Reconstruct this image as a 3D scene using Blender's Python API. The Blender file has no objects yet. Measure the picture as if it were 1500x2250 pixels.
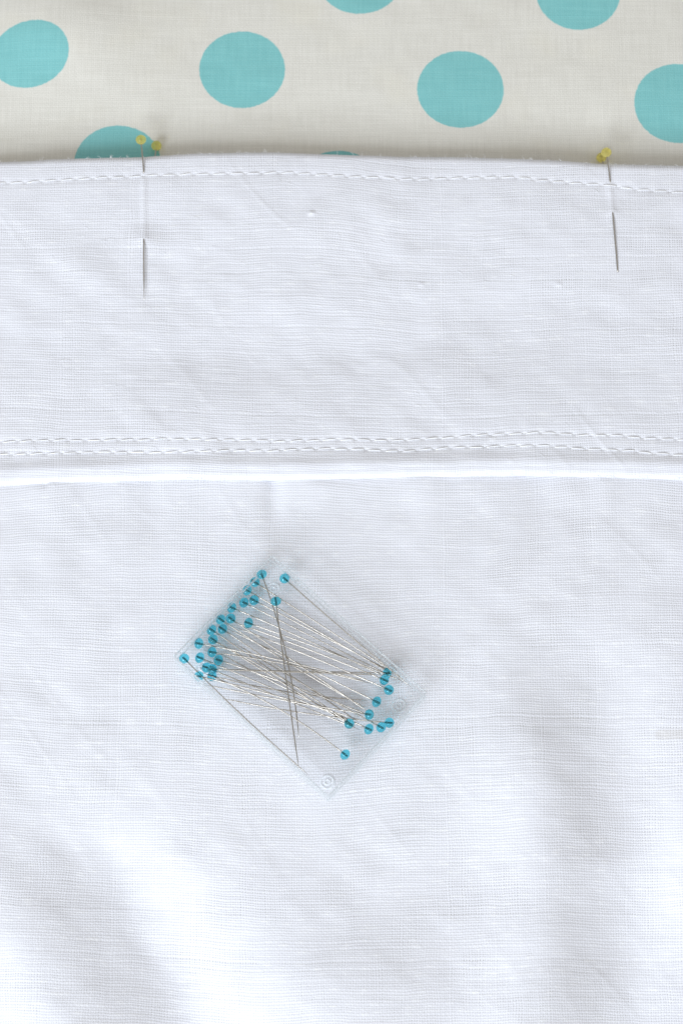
import bpy, bmesh, math, random
import numpy as np
from mathutils import Vector, Matrix
random.seed(4)
S = bpy.context.scene
S.unit_settings.system = 'METRIC'
S.unit_settings.scale_length = 0.01          # one unit is one centimetre

# ---------------------------------------------------------------- camera
TILT = math.radians(18.0); D = 55.0; FH = 22.5
CT, ST = math.cos(TILT), math.sin(TILT)
cd = bpy.data.cameras.new('camera'); cam = bpy.data.objects.new('camera', cd)
S.collection.objects.link(cam); S.camera = cam
cam.location = (0, -D*ST, D*CT); cam.rotation_euler = (TILT, 0, 0)
cd.sensor_fit = 'VERTICAL'; cd.sensor_height = 24; cd.lens = 24*D/FH
cd.clip_start = 1; cd.clip_end = 2000
cd.dof.use_dof = True; cd.dof.focus_distance = 54.5; cd.dof.aperture_fstop = cd.lens*1e-3/0.50

# ---------------------------------------------------------------- light
W = bpy.data.worlds.new('World'); S.world = W; W.use_nodes = True
bg = W.node_tree.nodes['Background']
bg.inputs[0].default_value = (1.0, 0.965, 0.91, 1); bg.inputs[1].default_value = 0.60
ld = bpy.data.lights.new('window_light', 'AREA'); lo = bpy.data.objects.new('window_light', ld)
S.collection.objects.link(lo)
ld.shape = 'RECTANGLE'; ld.size = 66; ld.size_y = 54; ld.color = (0.86, 0.925, 1.0)
LDIR = Vector((-0.38, -0.72, 0.46)).normalized()
lo.location = LDIR*120
lo.rotation_euler = LDIR.to_track_quat('Z', 'Y').to_euler()
ld.energy = 192000
S.view_settings.view_transform = 'Standard'; S.view_settings.look = 'None'
S.view_settings.exposure = 0.0; S.view_settings.gamma = 1.0
S.cycles.max_bounces = 14; S.cycles.transparent_max_bounces = 24; S.cycles.transmission_bounces = 12
S.cycles.use_denoising = True
S.cycles.sample_clamp_indirect = 6.0

# ---------------------------------------------------------------- helpers
def P(px, py, z=0.0):
    """photograph pixel -> place on the plane at height z (cm)"""
    u = (px-750)/100.0; v = (1125-py)/100.0
    dx, dy, dz = u, v*CT + D*ST, v*ST - D*CT
    t = (z - D*CT)/dz
    return Vector((dx*t, -D*ST + dy*t, z))
def curve_of(pts, z):
    q = [P(a, b, z) for a, b in pts]
    X = np.array([p.x for p in q]); Y = np.array([p.y for p in q])
    X = np.concatenate([[-16], X, [16]]); Y = np.concatenate([[Y[0]-.4], Y, [Y[-1]-.3]])
    xs = np.linspace(-16, 16, 1600); ys = np.interp(xs, X, Y)
    k = np.hanning(41); k /= k.sum()
    ys = np.convolve(np.pad(ys, 20, 'edge'), k, 'valid')
    return lambda x: np.interp(x, xs, ys)
rng = np.random.RandomState(11)
def vnoise(x, y, sx, sy, seed):
    r = np.random.RandomState(seed); T = r.rand(64, 64)
    fx = x/sx+300.3; fy = y/sy+300.7
    ix = np.floor(fx).astype(int); iy = np.floor(fy).astype(int)
    a = fx-ix; b = fy-iy; a = a*a*a*(a*(a*6-15)+10); b = b*b*b*(b*(b*6-15)+10)
    g = lambda i, j: T[(ix+i) % 64, (iy+j) % 64]
    return (g(0,0)*(1-a)+g(1,0)*a)*(1-b)+(g(0,1)*(1-a)+g(1,1)*a)*b - .5
def rot(x, y, deg):
    c, s = math.cos(math.radians(deg)), math.sin(math.radians(deg))
    return x*c+y*s, -x*s+y*c
def sstep(a, b, t):
    t = np.clip((t-a)/(b-a), 0, 1); return t*t*(3-2*t)
def link(name, me, parent=None, mats=(), smooth=True):
    o = bpy.data.objects.new(name, me); S.collection.objects.link(o)
    for m in mats: me.materials.append(m)
    if smooth: me.polygons.foreach_set('use_smooth', [True]*len(me.polygons))
    if parent: o.parent = parent
    return o
def tag(o, label=None, cat=None, group=None, kind=None):
    if label: o['label'] = label
    if cat: o['category'] = cat
    if group: o['group'] = group
    if kind: o['kind'] = kind
    return o
def empty(name, loc=(0,0,0)):
    o = bpy.data.objects.new(name, None); S.collection.objects.link(o); o.location = loc
    o.empty_display_size = .2
    return o
def grid_mesh(name, X, Y, Z, U, V):
    n, m = X.shape
    me = bpy.data.meshes.new(name)
    co = np.stack([X, Y, Z], -1).reshape(-1, 3)
    idx = np.arange(n*m).reshape(n, m)
    q = np.stack([idx[:-1,:-1], idx[:-1,1:], idx[1:,1:], idx[1:,:-1]], -1).reshape(-1, 4)
    me.vertices.add(len(co)); me.vertices.foreach_set('co', co.astype(np.float32).ravel())
    me.loops.add(q.size); me.loops.foreach_set('vertex_index', q.ravel().astype(np.int32))
    me.polygons.add(len(q)); me.polygons.foreach_set('loop_start', np.arange(0, q.size, 4, dtype=np.int32))
    me.update(calc_edges=True)
    uv = me.uv_layers.new(name='UVMap')
    uvs = np.stack([U, V], -1).reshape(-1, 2)[q.ravel()]
    uv.data.foreach_set('uv', uvs.astype(np.float32).ravel())
    return me

# node sugar
class NT:
    def __init__(s, name):
        s.m = bpy.data.materials.new(name); s.m.use_nodes = True
        s.t = s.m.node_tree; s.t.nodes.clear()
    def n(s, typ, **kw):
        nd = s.t.nodes.new(typ)
        ins = kw.pop('ins', {})
        for k, v in kw.items(): setattr(nd, k, v)
        for k, v in ins.items():
            if isinstance(v, bpy.types.NodeSocket): s.t.links.new(v, nd.inputs[k])
            else: nd.inputs[k].default_value = v
        return nd
    def math(s, op, a, b=0.0, c=0.0, clamp=False):
        return s.n('ShaderNodeMath', operation=op, use_clamp=clamp, ins={0: a, 1: b, 2: c}).outputs[0]
    def mix(s, f, a, b):
        nd = s.n('ShaderNodeMix', data_type='RGBA', ins={0: f, 6: a, 7: b}); return nd.outputs[2]
    def smooth(s, x, a, b):
        nd = s.n('ShaderNodeMapRange', interpolation_type='SMOOTHSTEP', ins={0: x, 1: a, 2: b, 3: 0.0, 4: 1.0})
        return nd.outputs[0]
    def noise(s, vec, scale, detail=2.0, dim='3D', w=None):
        ins = {'Scale': scale, 'Detail': detail}
        if vec is not None: ins['Vector'] = vec
        if w is not None: ins['W'] = w
        return s.n('ShaderNodeTexNoise', noise_dimensions=dim, ins=ins).outputs[0]
    def comb(s, x, y, z=0.0):
        return s.n('ShaderNodeCombineXYZ', ins={0: x, 1: y, 2: z}).outputs[0]
    def out(s, sh):
        s.n('ShaderNodeOutputMaterial', ins={0: sh}); return s.m

def weave(T, pu, pv, irregular):
    """plain weave in cloth coordinates; returns thread height, hole mask, slub level, uv sockets"""
    uv = T.n('ShaderNodeUVMap').outputs[0]
    sp = T.n('ShaderNodeSeparateXYZ', ins={0: uv}); u, v = sp.outputs[0], sp.outputs[1]
    wob = T.n('ShaderNodeTexNoise', ins={'Vector': uv, 'Scale': 1.3, 'Detail': 2.0})
    ws = T.n('ShaderNodeSeparateColor', ins={0: wob.outputs[1]})
    u2 = T.math('MULTIPLY_ADD', ws.outputs[0], .12*irregular, u)
    v2 = T.math('MULTIPLY_ADD', ws.outputs[1], .09*irregular, v)
    nu = T.noise(None, 6.0, 3.0, '1D', u2); nv = T.noise(None, 6.0, 3.0, '1D', v2)
    U = T.math('MULTIPLY_ADD', nu, 1.0*irregular, T.math('DIVIDE', u2, pu))
    V = T.math('MULTIPLY_ADD', nv, 1.5*irregular, T.math('DIVIDE', v2, pv))
    sU = T.math('SINE', T.math('MULTIPLY', U, math.pi)); sV = T.math('SINE', T.math('MULTIPLY', V, math.pi))
    aU = T.math('ABSOLUTE', sU); aV = T.math('ABSOLUTE', sV)
    par = T.math('MULTIPLY', sU, sV)
    # weft (horizontal thread) is up where par > 0, warp where par < 0
    weft = T.math('MULTIPLY', aV, T.math('MULTIPLY_ADD', par, .45, .62))
    warp = T.math('MULTIPLY', aU, T.math('MULTIPLY_ADD', par, -.40, .45))
    h = T.math('MAXIMUM', weft, warp)
    gap = T.math('MULTIPLY', T.math('SUBTRACT', 1.0, aU), T.math('SUBTRACT', 1.0, aV))
    fl = T.math('FLOOR', V); flu = T.math('FLOOR', U)
    slv = T.noise(T.comb(T.math('MULTIPLY', u, 3.0), T.math('MULTIPLY', fl, 3.71)), 1.0, 2.0)
    slu = T.noise(T.comb(T.math('MULTIPLY', flu, 2.93), T.math('MULTIPLY', v, 3.0), 4.0), 1.0, 2.0)
    return uv, h, gap, slv, slu

# ---------------------------------------------------------------- materials
def linen_material():
    T = NT('white_linen')
    uv, h, gap, slv, slu = weave(T, .0515, .0560, 1.0)
    patch = T.noise(uv, .9, 3.0)
    close = T.math('MULTIPLY_ADD', slv, 1.3, T.math('MULTIPLY_ADD', slu, .25, T.math('MULTIPLY', patch, 2.35)))   # ~1.95 mean
    openness = T.smooth(close, 2.35, 1.55)
    hole = T.math('MULTIPLY', T.smooth(gap, .22, .62), T.math('MULTIPLY_ADD', openness, .75, .25))
    slub = T.smooth(slv, .52, .78)
    col = T.mix(slub, (.795, .812, .885, 1), (.86, .877, .935, 1))
    col = T.mix(T.math('MULTIPLY', T.smooth(h, .75, .30), .20), col, (.60, .605, .61, 1))
    col = T.mix(hole, col, (.38, .38, .38, 1))
    # small soft shadow painted into the linen colour near the right edge
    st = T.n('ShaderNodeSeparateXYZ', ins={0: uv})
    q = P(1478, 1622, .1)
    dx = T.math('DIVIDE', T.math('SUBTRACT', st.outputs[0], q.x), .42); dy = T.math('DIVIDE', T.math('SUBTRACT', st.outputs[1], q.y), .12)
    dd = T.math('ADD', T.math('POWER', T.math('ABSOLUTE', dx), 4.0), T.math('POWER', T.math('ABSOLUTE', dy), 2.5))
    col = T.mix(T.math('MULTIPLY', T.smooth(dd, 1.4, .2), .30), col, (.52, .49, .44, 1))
    fib = T.noise(uv, 60.0, 2.0)
    hh = T.math('ADD', T.math('MULTIPLY_ADD', slub, .5, h), T.math('MULTIPLY', fib, .25))
    bump = T.n('ShaderNodeBump', ins={'Strength': .44, 'Distance': .016, 'Height': hh}).outputs[0]
    b = T.n('ShaderNodeBsdfPrincipled', ins={'Base Color': col, 'Roughness': .85, 'Normal': bump,
            'Specular IOR Level': .25, 'Sheen Weight': .25, 'Sheen Roughness': .5})
    tr = T.n('ShaderNodeBsdfTranslucent', ins={0: (.80, .81, .83, 1), 'Normal': bump})
    return T.out(T.n('ShaderNodeMixShader', ins={0: .10, 1: b.outputs[0], 2: tr.outputs[0]}).outputs[0])

DOTS = [(68,125,85),(532,152,94),(1011,197,95),(1490,228,97),(790,-55,95),(1268,-16,92),(258,362,95),(744,425,97),(330,-95,92),(-215,335,92),(1225,475,95),(-400,98,92),(1745,15,95)]
def dotted_material():
    T = NT('dotted_cotton')
    uv, h, gap, slv, slu = weave(T, .045, .047, .7)
    wob = T.n('ShaderNodeTexNoise', ins={'Vector': uv, 'Scale': 14.0, 'Detail': 2.0}).outputs[1]
    w2 = T.n('ShaderNodeVectorMath', operation='MULTIPLY_ADD', ins={0: wob, 1: (.035, .035, 0), 2: uv}).outputs[0]
    mask = None
    for (a, b, r) in DOTS:
        c = P(a, b, .16); R = (P(a+r, b, .16)-c).x
        sub = T.n('ShaderNodeVectorMath', operation='SUBTRACT', ins={0: w2, 1: (c.x+.0175, c.y+.0175, 0)}).outputs[0]
        if a == 68:
            sub = T.n('ShaderNodeVectorRotate', rotation_type='Z_AXIS', ins={'Vector': sub, 'Angle': math.radians(-25)}).outputs[0]
            sub = T.n('ShaderNodeVectorMath', operation='MULTIPLY', ins={0: sub, 1: (.97, 1.1, 1)}).outputs[0]
        ln = T.n('ShaderNodeVectorMath', operation='LENGTH', ins={0: sub}).outputs[1]
        e = T.math('SUBTRACT', ln, R)
        mask = e if mask is None else T.math('MINIMUM', mask, e)
    m = T.smooth(mask, .012, -.012)
    grain = T.noise(uv, 42.0, 2.0)
    lines = T.math('ADD', T.noise(T.comb(T.math('MULTIPLY', T.n('ShaderNodeSeparateXYZ', ins={0: uv}).outputs[0], 26.0), T.math('MULTIPLY', T.n('ShaderNodeSeparateXYZ', ins={0: uv}).outputs[1], 1.1)), 1.0, 2.0),
                   T.noise(T.comb(T.math('MULTIPLY', T.n('ShaderNodeSeparateXYZ', ins={0: uv}).outputs[0], .8), T.math('MULTIPLY', T.n('ShaderNodeSeparateXYZ', ins={0: uv}).outputs[1], 26.0), 5.0), 1.0, 2.0))
    tex = T.math('MULTIPLY_ADD', lines, .5, T.math('MULTIPLY', grain, .8))
    tf = T.smooth(tex, .70, 1.12)
    cream = T.mix(tf, (.605, .595, .55, 1), (.685, .675, .63, 1))
    blot = T.noise(uv, .55, 3.0)
    cream = T.mix(T.math('MULTIPLY', T.smooth(blot, .5, .75), .35), cream, (.66, .635, .54, 1))
    teal = T.mix(tf, (.18, .465, .48, 1), (.225, .53, .54, 1))
    col = T.mix(m, cream, teal)
    dark = T.mix(.55, col, (.25, .25, .22, 1))
    col = T.mix(T.math('MULTIPLY', T.smooth(gap, .25, .7), .5), col, dark)
    bump = T.n('ShaderNodeBump', ins={'Strength': .5, 'Distance': .008, 'Height': h}).outputs[0]
    b = T.n('ShaderNodeBsdfPrincipled', ins={'Base Color': col, 'Roughness': .8, 'Normal': bump, 'Specular IOR Level': .25})
    return T.out(b.outputs[0])

def plain(name, col, rough, metal=0.0, spec=.5, **kw):
    T = NT(name)
    n1 = T.noise(T.n('ShaderNodeTexCoord').outputs[3], 40.0, 3.0)
    c = T.mix(T.math('MULTIPLY', n1, .25), (*col, 1), (*[x*.8 for x in col], 1))
    ins = {'Base Color': c, 'Roughness': rough, 'Metallic': metal, 'Specular IOR Level': spec}
    ins.update(kw)
    return T.out(T.n('ShaderNodeBsdfPrincipled', ins=ins).outputs[0])

def plastic(name, milk, tint=(.994, .997, .999, 1), rough=.06, spec=1.0):
    T = NT(name)
    tc = T.n('ShaderNodeTexCoord').outputs[3]
    bump = T.n('ShaderNodeBump', ins={'Strength': .15, 'Distance': .01, 'Height': T.noise(tc, 3.0, 3.0)}).outputs[0]
    t = T.n('ShaderNodeBsdfTransparent', ins={0: tint})
    g = T.n('ShaderNodeBsdfGlossy', ins={0: (1, 1, 1, 1), 1: rough, 'Normal': bump})
    fr = T.n('ShaderNodeFresnel', ins={0: 1.42, 'Normal': bump}).outputs[0]
    front = T.math('SUBTRACT', 1.0, T.n('ShaderNodeNewGeometry').outputs['Backfacing'])
    frr = T.math('MULTIPLY', T.math('MULTIPLY', fr, spec), front)
    d = T.n('ShaderNodeBsdfDiffuse', ins={0: (.86, .90, .92, 1)})
    tl = T.n('ShaderNodeBsdfTranslucent', ins={0: (.86, .90, .92, 1)})
    dt = T.n('ShaderNodeMixShader', ins={0: .5, 1: d.outputs[0], 2: tl.outputs[0]}).outputs[0]
    scr = T.smooth(T.noise(tc, 9.0, 4.0), .45, .75)
    body = T.n('ShaderNodeMixShader', ins={0: T.math('MULTIPLY', T.math('MULTIPLY_ADD', scr, milk*.6, milk*.7), front), 1: t.outputs[0], 2: dt}).outputs[0]
    return T.out(T.n('ShaderNodeMixShader', ins={0: frr, 1: body, 2: g.outputs[0]}).outputs[0])

def glass(name, col, ior=1.5, rough=.0, mixin=0.0):
    T = NT(name)
    c = T.mix(T.noise(T.n('ShaderNodeTexCoord').outputs[3], 2.0, 1.0), (*col, 1), (*[x*.93 for x in col], 1))
    g = T.n('ShaderNodeBsdfGlass', ins={0: c, 1: rough, 2: ior}).outputs[0]
    if mixin:
        d = T.n('ShaderNodeBsdfTranslucent', ins={0: (*[min(1, x*x*1.0) for x in col], 1)}).outputs[0]
        g = T.n('ShaderNodeMixShader', ins={0: mixin, 1: g, 2: d}).outputs[0]
    return T.out(g)

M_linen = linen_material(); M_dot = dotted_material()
M_thread = plain('sewing_thread', (.86, .87, .89), .5, spec=.4)
M_steel = plain('pin_steel', (.43, .40, .36), .30, 1.0)
M_dark = plain('shaft_end_in_glass', (.035, .05, .035), .5, 0.2)
M_bead = glass('blue_glass', (.47, .925, 1.0), 1.47, .0, .22)
M_yellow = glass('yellow_glass', (1.0, .97, .70), 1.38, .0, .55)
M_lid = plastic('clear_plastic', .008, tint=(.998,.999,1,1), spec=.45)
M_wall = plastic('clear_plastic_wall', .03, rough=.1, spec=.5)
M_edge = plastic('clear_plastic_rim', .16, rough=.12, spec=.7)
M_rim = glass('clear_plastic_edge', (.985,.995,1.0), 1.40, .05, .62)
M_peg = plastic('clear_plastic_peg', .75, rough=.1, spec=.8)
M_table = plain('table_paint', (.62, .60, .56), .6)

# ---------------------------------------------------------------- cloth shapes
ZB = .27                                         # height of the hem band
top_c = curve_of([(a, b-8) for a, b in [(0,354),(120,348),(215,345),(313,343),(400,337),(520,333),(600,332),(700,336),(850,341),(1000,343),(1100,346),(1200,349),(1330,358),(1500,362)]], .62)
low_c = curve_of([(0,1064),(140,1058),(300,1053),(400,1050),(530,1053),(700,1052),(800,1049),(950,1045),(1100,1042),(1220,1043),(1300,1045),(1500,1051)], .25)
R1P = [(0,399),(60,398),(120,394),(160,391),(233,388),(317,384),(400,381),(500,379),(600,377),(690,380),(740,383),(830,388),(900,391),(1000,389),(1070,387),(1140,387),(1180,393),(1240,397),(1310,402),(1360,407),(1400,413),(1500,420)]
R2P = [(0,970),(50,969),(130,967),(250,967),(400,966),(540,967),(610,971),(660,968),(760,966),(854,969),(927,965),(1003,960),(1044,956),(1120,954),(1195,951),(1240,954),(1310,957),(1350,956),(1400,961),(1500,966)]
R3P = [(0,998),(100,996),(200,993),(300,994),(398,994),(463,991),(542,991),(583,993),(621,988),(709,986),(760,988),(803,989),(892,992),(955,986),(1006,983),(1082,982),(1115,979),(1200,980),(1250,983),(1300,987),(1360,989),(1400,992),(1500,1001)]
row_c = [curve_of(R1P, .56), curve_of(R2P, ZB), curve_of(R3P, ZB)]
PITCH = [.385, .372, .372]; OFFS = [.12, .30, .17]
PINS_THROUGH = [((316,378),(316,527)), ((1339,398),(1345,468))]

def wrinkle(x, y):
    z = .060*vnoise(x, y, 2.6, 1.7, 1) + .034*vnoise(*rot(x, y, 35), 1.3, .7, 2) + .022*vnoise(*rot(x, y, -40), .9, .45, 3)
    z += .008*vnoise(x, y, .5, .35, 5) + .0035*vnoise(x, y, .5, .07, 6) + .0016*vnoise(x, y, .09, .09, 9)
    cr = vnoise(*rot(x, y, -52), 3.2, .8, 7); z += .007*np.exp(-(cr/.07)**2)*sstep(0, .3, vnoise(x, y, 3, 3, 8)+.1)
    return z
def gb(x, y, px, py, sx, sy, a, ang=0.0):
    c = P(px, py, .15); X, Y = rot(x-c.x, y-c.y, ang)
    return a*np.exp(-(X/sx)**2-(Y/sy)**2)
def z_band(x, y):
    t = np.clip((y-low_c(x))/(top_c(x)-low_c(x)), -.2, 1.1)
    z = ZB + .24*sstep(.35, 1.0, t) + wrinkle(x, y)*(1-.65*sstep(.80, 1.0, t))
    for k, c in enumerate(row_c):
        d = y-c(x); z -= .010*np.exp(-(d/.10)**2)
        ph = (x-OFFS[k])/PITCH[k]; dd = (ph-np.round(ph))*PITCH[k]
        z -= .018*np.exp(-(d/.028)**2-(dd/.028)**2)
        z += .002*np.sin(2*math.pi*ph)*np.exp(-((d-.06)/.12)**2)
    d = y-low_c(x); z += .045*np.exp(-((d-.30)/.17)**2)                       # puffed fold
    z += gb(x, y, 600, 800, 2.6, 1.3, -.05) + gb(x, y, 900, 860, 1.4, .5, .06, 45) + gb(x, y, 200, 600, 1.0, .5, .05, -35) + gb(x, y, 1100, 700, 2.2, 1.0, -.05, 20)
    for (sx_, sy_, a) in ((685,482,.035),(925,632,.02),(1225,632,.02),(1080,968,.015),(1120,1018,.012)):
        z += gb(x, y, sx_, sy_, .07, .05, a)
    for (a, b) in PINS_THROUGH:
        p, q = P(*a, .5), P(*b, .5); L = (q-p).length
        s = ((x-p.x)*(q.x-p.x)+(y-p.y)*(q.y-p.y))/L/L
        perp = np.abs((x-p.x)*(q.y-p.y)-(y-p.y)*(q.x-p.x))/L
        on = sstep(-.10, .15, s)*(1-sstep(.80, 1.08, s))
        z += .022*on*np.exp(-(perp/.06)**2) + .038*np.exp(-(perp/.5)**2-((s-.97)*L/.30)**2) + .02*np.exp(-(perp/.12)**2-((s-.97)*L/.10)**2) - .022*np.exp(-(perp/.45)**2-((s-.45)*L/.5)**2)
    return z
def z_body(x, y):
    f = sstep(-.6, -4.5, y-low_c(x))           # folds deepen toward the bottom
    z = .10 + .9*wrinkle(x+40, y+40)
    def vx(px, py): return P(px, py, .15).x
    # valley lower left, running down to the right
    yy = y
    cx = np.interp(yy, [P(0,2300,0).y, P(0,2000,0).y, P(0,1800,0).y], [vx(450,2200), vx(330,2000), vx(190,1800)])
    dpt = sstep(P(0,1680,0).y, P(0,2150,0).y, yy)
    z += -.34*dpt*np.exp(-((x-cx)/1.15)**2)
    z += .32*dpt*np.exp(-((x-cx+2.9)/1.3)**2) + .13*dpt*np.exp(-((x-cx-2.6)/1.5)**2)
    # ridge right of the box and hollow right of it
    cx2 = np.interp(yy, [P(0,2250,0).y, P(0,1900,0).y, P(0,1500,0).y], [vx(1150,2200), vx(1190,1900), vx(1130,1500)])
    dp2 = sstep(P(0,1330,0).y, P(0,1750,0).y, yy)
    z += .26*dp2*np.exp(-((x-cx2)/1.0)**2) - .25*dp2*np.exp(-((x-cx2-2.1)/1.1)**2)
    z += .06*dp2*np.exp(-((x-cx2-4.0)/1.2)**2)
    z -= .50*sstep(P(0,1850,0).y, P(0,2200,0).y, yy)*sstep(vx(1180,2100), vx(1560,2100), x)
    # bottom edge drops off toward the viewer
    z += .25*sstep(P(0,1950,0).y, P(0,2250,0).y, y)*np.exp(-((x-vx(850,2100))/2.0)**2)
    # gathers just under the hem
    for (px, a, w, ln) in ((600,-.09,.22,1.3),(700,.05,.5,1.5),(1180,-.08,.5,1.3),(1330,.05,.3,1.0),(330,-.04,.35,1.6),(120,.04,.5,1.8),(930,.04,.4,1.2)):
        z += a*np.exp(-((x-vx(px,1150))/w)**2)*np.exp(-((y-low_c(x))/ln)**2)
    # level ground under the pin box
    c = P(655, 1490, .1); r = np.hypot(x-c.x, y-c.y); k = sstep(4.2, 2.6, r)
    z = z*(1-k) + (.10+.25*wrinkle(x+40, y+40))*k
    z += .05*sstep(-.9, 0, y-low_c(x))
    # runs on underneath the band
    k2 = sstep(.05, 1.2, y-low_c(x)); z = np.minimum(z*(1-k2) + (z_band(x, y)-.13)*k2, z_band(x, y)-.10+.3*(y<low_c(x)))
    return z
def cloth_uv(x, y, s):
    U = x + .10*vnoise(x, y, 4.0, 5.0, 20+s) + .03*vnoise(x, y, 1.2, 1.4, 21+s)
    V = y + .34*vnoise(x, y, 3.6, 6.0, 22+s) + .035*vnoise(x, y, 1.1, 1.6, 23+s)
    return U, V

# ---------------------------------------------------------------- the setting
me = bpy.data.meshes.new('table_top')
bm = bmesh.new(); bmesh.ops.create_cube(bm, size=1, matrix=Matrix.Translation((0, 1, -2.35)) @ Matrix.Diagonal((60, 60, 3, 1)))
bmesh.ops.bevel(bm, geom=bm.edges[:], offset=.3, segments=2, affect='EDGES'); bm.to_mesh(me); bm.free()
tag(link('table_top', me, None, [M_table], False), kind='structure')

# dotted cotton behind the hem
xs = np.linspace(-12.5, 12.5, 420); ys = np.linspace(P(0, 620, 0).y, P(0, -330, 0).y, 260)
X, Y = np.meshgrid(xs, ys)
h0 = top_c(X)
Z = .13 + .10*vnoise(X, Y, 3.5, 2.5, 31) + .02*vnoise(X, Y, .9, .7, 32) + .006*vnoise(X, Y, .3, .3, 33)
Z += .12*sstep(h0+.8, h0+5.0, Y) - .05*np.exp(-((Y-h0-1.0)/.7)**2)
Z += .30*np.exp(-((X+6.6)/1.6)**2-((Y-P(0,60,0).y)/1.4)**2)
dotted = link('dotted_fabric', grid_mesh('dotted_fabric', X, Y, Z, X, P(0,150,0).y+(Y-P(0,150,0).y)*1.035), None, [M_dot])
tag(dotted, 'cream cotton fabric printed with turquoise polka dots lying behind the white hem', 'fabric')

# white linen: body panel and folded hem band
linen = empty('linen_cloth', (0, 0, 0))
tag(linen, 'white linen cloth with a wide stitched hem band, pinned along its top edge', 'cloth')
xs = np.linspace(-12, 12, 560); yb = np.linspace(P(0, 2560, 0).y, 0, 330); yb2 = np.linspace(.05, P(0, 370, 0).y, 90)[1:]
ys = np.concatenate([yb+.05, yb2]); X, Y = np.meshgrid(xs, ys)
Y = np.minimum(Y, top_c(X)-.45)
U, V = cloth_uv(X, Y, 0)
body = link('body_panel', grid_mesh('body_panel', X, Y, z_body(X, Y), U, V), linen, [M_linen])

xs = np.linspace(-12, 12, 700)
yt, yl = top_c(xs), low_c(xs)
ss = np.linspace(0, 1, 430)
rows = []
RL, RT = .13, .17
# underside of the lower fold, then roll, then face, then roll over the top
for a in np.linspace(math.radians(-110), math.radians(90), 16): rows.append(('L', a))
for s in ss[1:-1]: rows.append(('F', s))
for a in np.linspace(math.radians(90), math.radians(-60), 16): rows.append(('T', a))
rows.append(('E', 0)); rows.append(('E', 1))
XX = np.zeros((len(rows), len(xs))); YY = XX.copy(); ZZ = XX.copy(); VV = XX.copy()
jl = .010*vnoise(xs, xs*0, .35, 1, 41) + .006*vnoise(xs, xs*0, .12, 1, 42)
jt = .016*vnoise(xs, xs*0, .5, 1, 43) + .008*vnoise(xs, xs*0, .13, 1, 44)
for i, (k, s) in enumerate(rows):
    if k == 'L':
        y = yl+jl+RL*1.25*(1-math.cos(s)); ze = z_band(xs, yl+jl+RL*1.25); z = ze-RL+RL*math.sin(s); v = y-(1-math.sin(s))*RL*.9
    elif k == 'F':
        a0 = yl+jl+RL*1.25; a1 = yt+jt-RT*1.1; y = a0+(a1-a0)*s; z = z_band(xs, y); v = y
    elif k == 'T':
        a1 = yt+jt-RT*1.1; y = a1+RT*1.1*math.cos(s); z = z_band(xs, a1)-RT+RT*math.sin(s); v = y+(1-math.sin(s))*RT*.9
    else:
        a1 = yt+jt; y = a1-.25-.8*s; z = z_band(xs, a1)-.36+0*xs-.02*s; v = a1+.6+s
    XX[i] = xs; YY[i] = y; ZZ[i] = z; VV[i] = v
U, V0 = cloth_uv(XX, YY, 5); V = VV + (V0-YY)
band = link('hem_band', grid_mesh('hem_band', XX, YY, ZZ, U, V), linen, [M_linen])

def tube_mesh(name, pts, radii, seg=8, mats=(), cap=True):
    bm = bmesh.new(); prev = None; n = len(pts); rings = []
    for i in range(n):
        p = Vector(pts[i]); t = (Vector(pts[min(i+1, n-1)])-Vector(pts[max(i-1, 0)])).normalized()
        a = t.cross(Vector((0, 0, 1)));  a = a.normalized() if a.length > 1e-6 else Vector((1, 0, 0)); b = a.cross(t)
        rings.append([bm.verts.new(p + (a*math.cos(2*math.pi*k/seg)+b*math.sin(2*math.pi*k/seg))*radii[i]) for k in range(seg)])
    for r0, r1 in zip(rings, rings[1:]):
        for k in range(seg): bm.faces.new((r0[k], r0[(k+1) % seg], r1[(k+1) % seg], r1[k]))
    if cap:
        bm.faces.new(rings[0][::-1]); bm.faces.new(rings[-1])
    me = bpy.data.meshes.new(name); bmesh.ops.recalc_face_normals(bm, faces=bm.faces); bm.to_mesh(me); bm.free()
    for m in mats: me.materials.append(m)
    me.polygons.foreach_set('use_smooth', [True]*len(me.polygons))
    return me
def zb(x, y): return float(z_band(np.array([x]), np.array([y]))[0])

# stitches: a few thread shapes shared between all of them
L = .31
st_mesh = []
for k in range(5):
    b = random.uniform(-.004, .010); pts = []; rad = []
    for i in range(9):
        t = i/8; pts.append((-L/2+L*t, b*math.sin(math.pi*t), .026*math.sin(math.pi*min(1, max(0, t)))**.5-.017)); rad.append(.0092*(.55+.45*math.sin(math.pi*t)**.4))
    st_mesh.append(tube_mesh('stitch', pts, rad, 7, [M_thread]))
for k, c in enumerate(row_c):
    n0 = int(-9.2/PITCH[k]); n1 = int(9.2/PITCH[k])
    for i in range(n0, n1+1):
        x = OFFS[k]+(i+.5)*PITCH[k]; y = float(c(x))
        xa, xb_ = x-L/2, x+L/2
        za, zc = zb(xa, float(c(xa))), zb(xb_, float(c(xb_)))
        o = bpy.data.objects.new('stitch', st_mesh[random.randrange(5)]); S.collection.objects.link(o); o.parent = band
        slope = (float(c(xb_))-float(c(xa)))/L
        o.location = (x+random.uniform(-.01, .01), y+random.uniform(-.008, .008), max((za+zc)/2, zb(x, y))+.006)
        o.rotation_euler = (0, -math.atan2(zc-za, L), math.atan(slope)+.07+random.gauss(0, .035))

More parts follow.
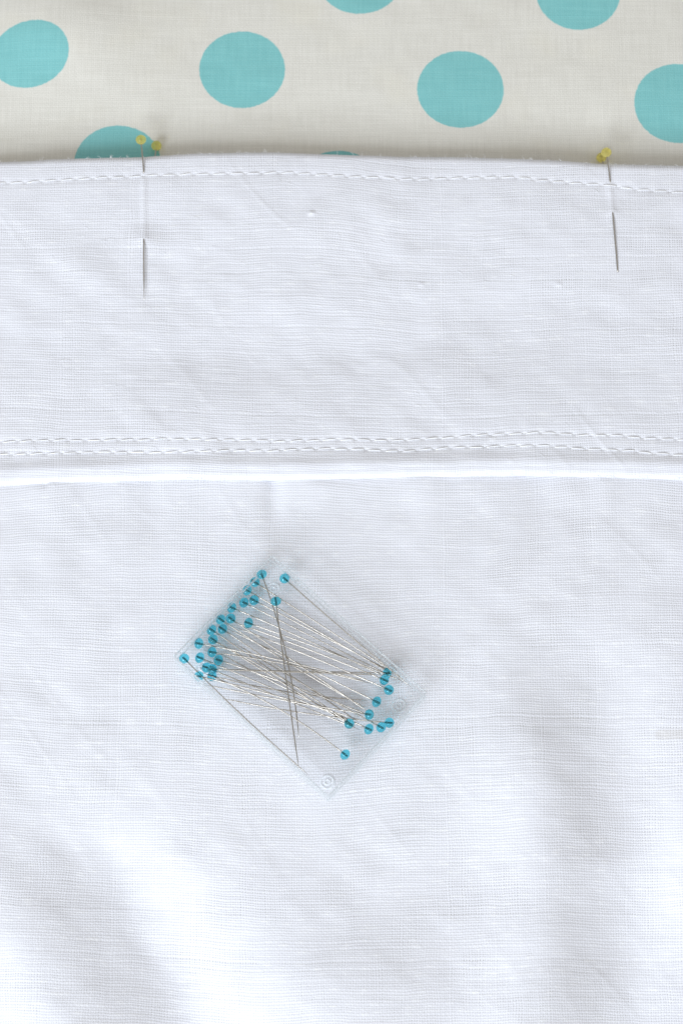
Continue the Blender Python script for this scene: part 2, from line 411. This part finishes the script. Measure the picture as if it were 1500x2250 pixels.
# stray fibres along the folds and a few on the face
bm_parts = []
def fibre(x, y, z, ang, ln, curl):
    pts = []; 
    for i in range(6):
        t = i/5; a = ang+curl*t
        if i == 0: p = Vector((x, y, z))
        else: p = pts[-1]+Vector((math.cos(a)*ln/5, math.sin(a)*ln/5, .3*ln/5*(1-2*t)))
        pts.append(p)
    return tube_mesh('fibre', pts, [.0035*(1-.7*i/5) for i in range(6)], 4)
bmf = bmesh.new()
def addf(*a):
    m = fibre(*a); bmf.from_mesh(m); bpy.data.meshes.remove(m)
for _ in range(90):
    x = random.uniform(-7.8, 7.8); addf(x, float(low_c(x))+.03, zb(x, float(low_c(x))+.1)-.05, random.uniform(-2.9, -.3), random.uniform(.06, .22), random.uniform(-1.5, 1.5))
for _ in range(60):
    x = random.uniform(-7.8, 7.8); addf(x, float(top_c(x))-.05, zb(x, float(top_c(x))-.15)-.03, random.uniform(.3, 2.9), random.uniform(.05, .13), random.uniform(-2, 2))
for _ in range(120):
    x = random.uniform(-7.8, 7.8); y = random.uniform(.9, 7.8); addf(x, y, zb(x, y)+.004, random.uniform(-.9, .9), random.uniform(.06, .26), random.uniform(-1.5, 1.5))
for (a, b, an, ln, cu) in ((1205,1040,-.9,.22,.9),(1345,1044,-.9,.15,-.5),(1415,1048,-1.4,.14,.2),(1480,1052,-1.2,.14,.3),(128,1056,-1.0,.16,.8),(1285,1010,-1.2,.16,.2),(1185,998,-.8,.17,.3),(632,412,-.7,.24,.8)):
    p = P(a, b, ZB); addf(p.x, p.y, zb(p.x, max(p.y, float(low_c(p.x))+.1))+.008, an, ln, cu)
mf = bpy.data.meshes.new('fuzz'); bmf.to_mesh(mf); bmf.free()
o = link('fuzz', mf, band, [M_thread]); o['kind'] = 'stuff'

# ---------------------------------------------------------------- pins
SR = .0135
def bez(p0, pc, p1, n):
    return [p0*(1-t)**2+pc*2*t*(1-t)+p1*t*t for t in [i/n for i in range(n+1)]]
def bead_mesh(name, ra, rp, mat):
    bm = bmesh.new(); bmesh.ops.create_uvsphere(bm, u_segments=32, v_segments=20, radius=1)
    bmesh.ops.scale(bm, verts=bm.verts, vec=(rp, rp, ra))
    me = bpy.data.meshes.new(name); bm.to_mesh(me); bm.free(); me.materials.append(mat)
    me.polygons.foreach_set('use_smooth', [True]*len(me.polygons)); return me
BEADS = [bead_mesh('glass_head', .098, .113, M_bead), bead_mesh('glass_head', .104, .110, M_bead), bead_mesh('glass_head', .094, .118, M_bead)]
def pin(label, head, tip, zh, zt, bulge, bead, group, name='pin'):
    H = P(*head, zh); T = P(*tip, zt); d = (T-H).normalized()
    root = empty(name, H); tag(root, label, 'pin', group)
    perp = Vector((d.y, -d.x, 0)).normalized()            # to the lower left of the shaft
    C = (H+T)/2 + perp*bulge/100.0*2
    pts = bez(H-d*.0, C, T, 16); dd = (pts[1]-pts[0]).normalized()
    pts = [p-H for p in pts]
    pts = [pts[0]] + pts[1:]
    ln = (T-H).length
    rad = []
    for i in range(17):
        s = (1-i/16)*ln; rad.append(SR*min(1, .12+.88*s/.30))
    # finer point
    e = pts[-2].lerp(pts[-1], .0)
    m = tube_mesh('shaft', pts, rad, 10, [M_steel]); sh = link('shaft', m, root)
    b = bpy.data.objects.new('glass_head', bead); S.collection.objects.link(b); b.parent = root
    b.rotation_euler = dd.to_track_quat('Z', 'Y').to_euler()
    # dark blunt core of the shaft held in the glass
    core = link('shaft_core', tube_mesh('shaft_core', [dd*-random.uniform(.02, .075), dd*.01, dd*.088], [.0145, .0165, .0155], 10, [M_dark]), root)
    return root

ZF = .19                                                # inside floor of the box
G = 'blue glass-headed pins in the clear box'
PL = [ # head, tip, bulge(px, + = to lower left), layer, label
 ((575,1262),(657,1625),-13,9,'blue-headed pin nearest the box\'s top corner peg, its bent dark shaft crossing steeply downward'),
 ((560,1279),(872,1482),0,3,'blue-headed pin second along the upper left wall, touching the topmost bead'),
 ((543,1297),(866,1484),0,3,'blue-headed pin third along the upper left wall, just below the two topmost beads'),
 ((536,1324),(869,1491),0,2,'left bead of the close pair set back from the upper left wall near its top'),
 ((558,1319),(888,1491),0,2,'right bead of the close pair set back from the upper left wall near its top'),
 ((509,1335),(849,1489),-3,4,'blue-headed pin alone against the middle of the upper left wall'),
 ((606,1321),(657,1691),1,10,'blue-headed pin lying below the top corner peg, its long shaft pointing almost straight down'),
 ((625,1271),(907,1513),2,8,'blue-headed pin right of the top corner peg, its dark shaft along the upper right wall'),
 ((546,1369),(890,1499),-3,5,'blue bead standing apart inward of the left row of heads'),
 ((485,1361),(804,1556),4,6,'left bead of the pair below the lone bead on the upper left wall'),
 ((507,1359),(815,1568),0,7,'right bead of the pair below the lone bead on the upper left wall'),
 ((465,1384),(772,1592),0,4,'left bead of the second pair down the upper left wall'),
 ((489,1382),(790,1588),0,3,'right bead of the second pair down the upper left wall, above the larger bead'),
 ((468,1405),(780,1600),0,5,'larger darker blue bead under the second pair on the left side'),
 ((437,1414),(803,1497),-4,7,'blue-headed pin at the wall above the ringed left peg, its bright shaft running far right'),
 ((466,1433),(818,1503),-6,6,'blue bead right of the ringed left peg, below the larger bead'),
 ((405,1447),(679,1704),4,10,'blue-headed pin in the leftmost corner, its dark shaft along the lower left wall'),
 ((439,1445),(782,1590),0,2,'blue bead lying on the ringed peg in the left corner'),
 ((480,1450),(826,1578),-3,5,'innermost blue bead beside the left peg, directly above the stacked beads'),
 ((454,1467),(790,1603),0,2,'blue bead half hidden at the left of the stacked beads'),
 ((467,1471),(839,1483),0,11,'bright blue bead on top of the stack, with a nearly level shaft'),
 ((466,1485),(810,1539),9,1,'blue bead at the bottom of the stack, mostly covered by the bright one'),
 ((437,1486),(795,1583),-3,7,'lowest blue bead on the left side, over the long dark shaft'),
 ((850,1479),(479,1471),0,0,'blue bead beside the upper right wall, crossed by the bunched pin points'),
 ((844,1494),(508,1365),3,8,'blue bead just below the one crossed by the bunched pin points'),
 ((854,1516),(517,1378),3,6,'blue bead of the right-hand group directly beside the right corner peg'),
 ((827,1542),(497,1380),0,5,'blue bead alone in the middle of the right-hand side, shaft rising to the left'),
 ((811,1570),(446,1503),-3,8,'darkest blue bead of the right-hand group, above the lower row of beads'),
 ((767,1590),(450,1400),9,6,'leftmost blue bead of the lower right row'),
 ((810,1602),(480,1434),-3,4,'middle blue bead of the lower right row, below the darkest bead'),
 ((837,1598),(514,1412),-3,3,'blue bead left of the last one in the lower right row'),
 ((855,1588),(487,1534),-6,5,'rightmost blue bead, next to the lower right wall'),
 ((758,1658),(445,1478),14,7,'blue-headed pin lying lowest and alone near the bottom of the box'),
]
for i, (h, t, b, lay, lab) in enumerate(PL):
    zh = ZF+.115+lay*.022; zt = ZF+.03+lay*.022+(.05 if i % 3 else .0)
    pin(lab, h, t, zh, zt, b, BEADS[(i*7) % 3], G, 'blue_headed_pin')

# yellow headed pins holding the hem
YB = bead_mesh('glass_head', .110, .118, M_yellow); YB2 = bead_mesh('glass_head', .108, .116, M_yellow)
def cloth_pin(label, pts_px, bead, front=True, tip=True, hz=None):
    """pts: list of (px, py, lift above the band)"""
    pts = []
    for (a, b, lift) in pts_px:
        z = .55
        for _ in range(4):
            p = P(a, b, z); yy = min(p.y, float(top_c(p.x))-.20); z = (zb(p.x, yy)+lift) if front else lift
        pts.append(P(a, b, z))
    H = pts[0]; root = empty('yellow_headed_pin', H); tag(root, label, 'pin', 'yellow glass-headed pins through the hem')
    # resample
    out = []
    for a, b in zip(pts, pts[1:]):
        for k in range(6): out.append(a.lerp(b, k/6))
    out.append(pts[-1]); out = [p-H for p in out]; n = len(out)
    rad = [SR*1.12*(min(1, .15+.85*(n-1-i)/2) if tip else 1) for i in range(n)]
    link('shaft', tube_mesh('shaft', out, rad, 10, [M_steel]), root)
    d = (out[3]-out[0]).normalized()
    b = link('glass_head', bead, root) if bead.users == 0 else bpy.data.objects.new('glass_head', bead)
    if not b.users_collection: S.collection.objects.link(b); b.parent = root
    b.rotation_euler = d.to_track_quat('Z', 'Y').to_euler()
    link('shaft_core', tube_mesh('shaft_core', [d*-.03, d*.09], [.018, .015], 8, [M_steel]), root)
cloth_pin('yellow-headed pin on the left, pushed through the front of the hem with its point showing',
          [(310,307,.10),(313,340,.07),(316,376,.015),(316,390,-.05),(316,515,-.05),(316,529,.020),(317,661,.055)], YB)
cloth_pin('yellow-headed pin on the right, pushed through the front of the hem, point caught',
          [(1331,335,.10),(1335,362,.07),(1339,396,.015),(1341,410,-.05),(1344,460,-.05),(1345,470,.012),(1353,560,.03),(1356,598,.004)], YB2, tip=False)
cloth_pin('yellow-headed pin showing behind the hem edge, right of the left front pin',
          [(344,320,.20),(341,345,.24),(337,380,.26),(330,560,.26)], YB, front=False)
cloth_pin('yellow-headed pin half hidden behind the head of the right front pin',
          [(1320,346,.22),(1325,362,.24),(1330,400,.25),(1340,560,.25)], YB2, front=False)

# ---------------------------------------------------------------- the pin box
BH = .80; Z0 = .12; ZT = Z0+BH
cT, cL, cB, cR = P(597,1217,ZT), P(381,1446,ZT), P(722,1751,ZT), P(935,1523,ZT)
cen = (cT+cL+cB+cR)/4
ex = ((cR-cT)+(cB-cL)); ex.z = 0; LX = ex.length/2; ex.normalize()
ey = Vector((-ex.y, ex.x, 0)); LY = abs(((cT-cL)+(cR-cB)).dot(ey))/2
ang = math.atan2(ex.y, ex.x)
box = empty('pin_box', (cen.x, cen.y, Z0)); box.rotation_euler = (0, 0, ang)
tag(box, 'clear plastic hinged box full of blue-headed pins lying on the linen', 'box')
def bxm(bm, x0, x1, y0, y1, z0, z1, bev=.012):
    r = bmesh.ops.create_cube(bm, size=1, matrix=Matrix.Translation(((x0+x1)/2, (y0+y1)/2, (z0+z1)/2)) @ Matrix.Diagonal((x1-x0, y1-y0, z1-z0, 1)))
    vs = r['verts']; es = list({e for v in vs for e in v.link_edges})
    if bev: bmesh.ops.bevel(bm, geom=es, offset=bev, segments=2, affect='EDGES')
def part(name, boxes, mat, parent=box, bev=.022):
    bm = bmesh.new()
    for b in boxes: bxm(bm, *b, bev)
    me = bpy.data.meshes.new(name); bm.to_mesh(me); bm.free()
    return link(name, me, parent, [mat], False)
hx, hy = LX/2, LY/2; t = .07
tray = part('tray', [(-hx+t, hx-t, -hy+t, hy-t, 0, .045)], M_lid)
part('tray_wall', [(-hx+.02, hx-.02, -hy+.02, -hy+t, 0, .40)], M_wall, tray)
part('tray_wall', [(-hx+.02, hx-.02, hy-t, hy-.02, 0, .40)], M_wall, tray)
part('tray_wall', [(-hx+.02, -hx+t, -hy+t, hy-t, 0, .40)], M_wall, tray)
part('tray_wall', [(hx-t, hx-.02, -hy+t, hy-t, 0, .40)], M_wall, tray)
lid = part('lid', [(-hx+t, hx-t, -hy+t, hy-t, BH-.04, BH)], M_lid)
part('lid_wall', [(-hx, hx, -hy, -hy+t-.01, .41, BH)], M_edge, lid)
part('lid_wall', [(-hx, hx, hy-t+.01, hy, .41, BH)], M_wall, lid)
part('lid_wall', [(-hx, -hx+t-.01, -hy+t, hy-t, .41, BH)], M_wall, lid)
part('lid_wall', [(hx-t+.01, hx, -hy+t, hy-t, .41, BH)], M_edge, lid)
part('hinge', [(hx-.03, hx+.07, -hy+.0, hy*.42, .36, .50)], M_edge)
part('hinge', [(hx-.03, hx+.06, hy*.55, hy, .33, .52)], M_edge)
part('clasp', [(-.12*hx, .22*hx, hy-.01, hy+.05, BH-.20, BH-.05)], M_edge, bev=.02)
part('clasp', [(-hx-.04, -hx, -.2*hy, .25*hy, BH-.25, BH-.05)], M_wall, bev=.015)
e = .035
def rims(name, x0, x1, y0, y1, z0, z1, par):
    part(name, [(x0, x1, y0, y0+e, z0, z1)], M_rim, par, .01); part(name, [(x0, x1, y1-e, y1, z0, z1)], M_rim, par, .01)
    part(name, [(x0, x0+e, y0+e, y1-e, z0, z1)], M_rim, par, .01); part(name, [(x1-e, x1, y0+e, y1-e, z0, z1)], M_rim, par, .01)
rims('lid_rim', -hx-.006, hx+.006, -hy-.006, hy+.006, BH-.025, BH+.012, lid)
rims('tray_rim', -hx-.004, hx+.004, -hy-.004, hy+.004, .375, .409, tray)
def ring(bm, r0, r1, z0, z1, n=32):
    prof = [(r0, z0), (r0, z1-.01), (r0+.01, z1), (r1-.01, z1), (r1, z1-.01), (r1, z0)]
    R = [[bm.verts.new((r*math.cos(2*math.pi*k/n), r*math.sin(2*math.pi*k/n), z)) for k in range(n)] for r, z in prof]
    for a, b in zip(R, R[1:]):
        for k in range(n): bm.faces.new((a[k], a[(k+1) % n], b[(k+1) % n], b[k]))
mr = bmesh.new(); ring(mr, .120, .155, -.05, .012); ring(mr, .040, .070, -.25, .016)
bmesh.ops.recalc_face_normals(mr, faces=mr.faces)
pm = bpy.data.meshes.new('corner_peg'); mr.to_mesh(pm); mr.free(); pm.materials.append(M_peg)
pm.polygons.foreach_set('use_smooth', [True]*len(pm.polygons))
inv = Matrix.Rotation(-ang, 4, 'Z') @ Matrix.Translation((-cen.x, -cen.y, -ZT))
for (a, b) in ((598,1272),(440,1447),(878,1531),(718,1701)):
    o = bpy.data.objects.new('corner_peg', pm); S.collection.objects.link(o); o.parent = lid
    q = inv @ P(a, b, ZT); o.location = (q.x, q.y, 0)
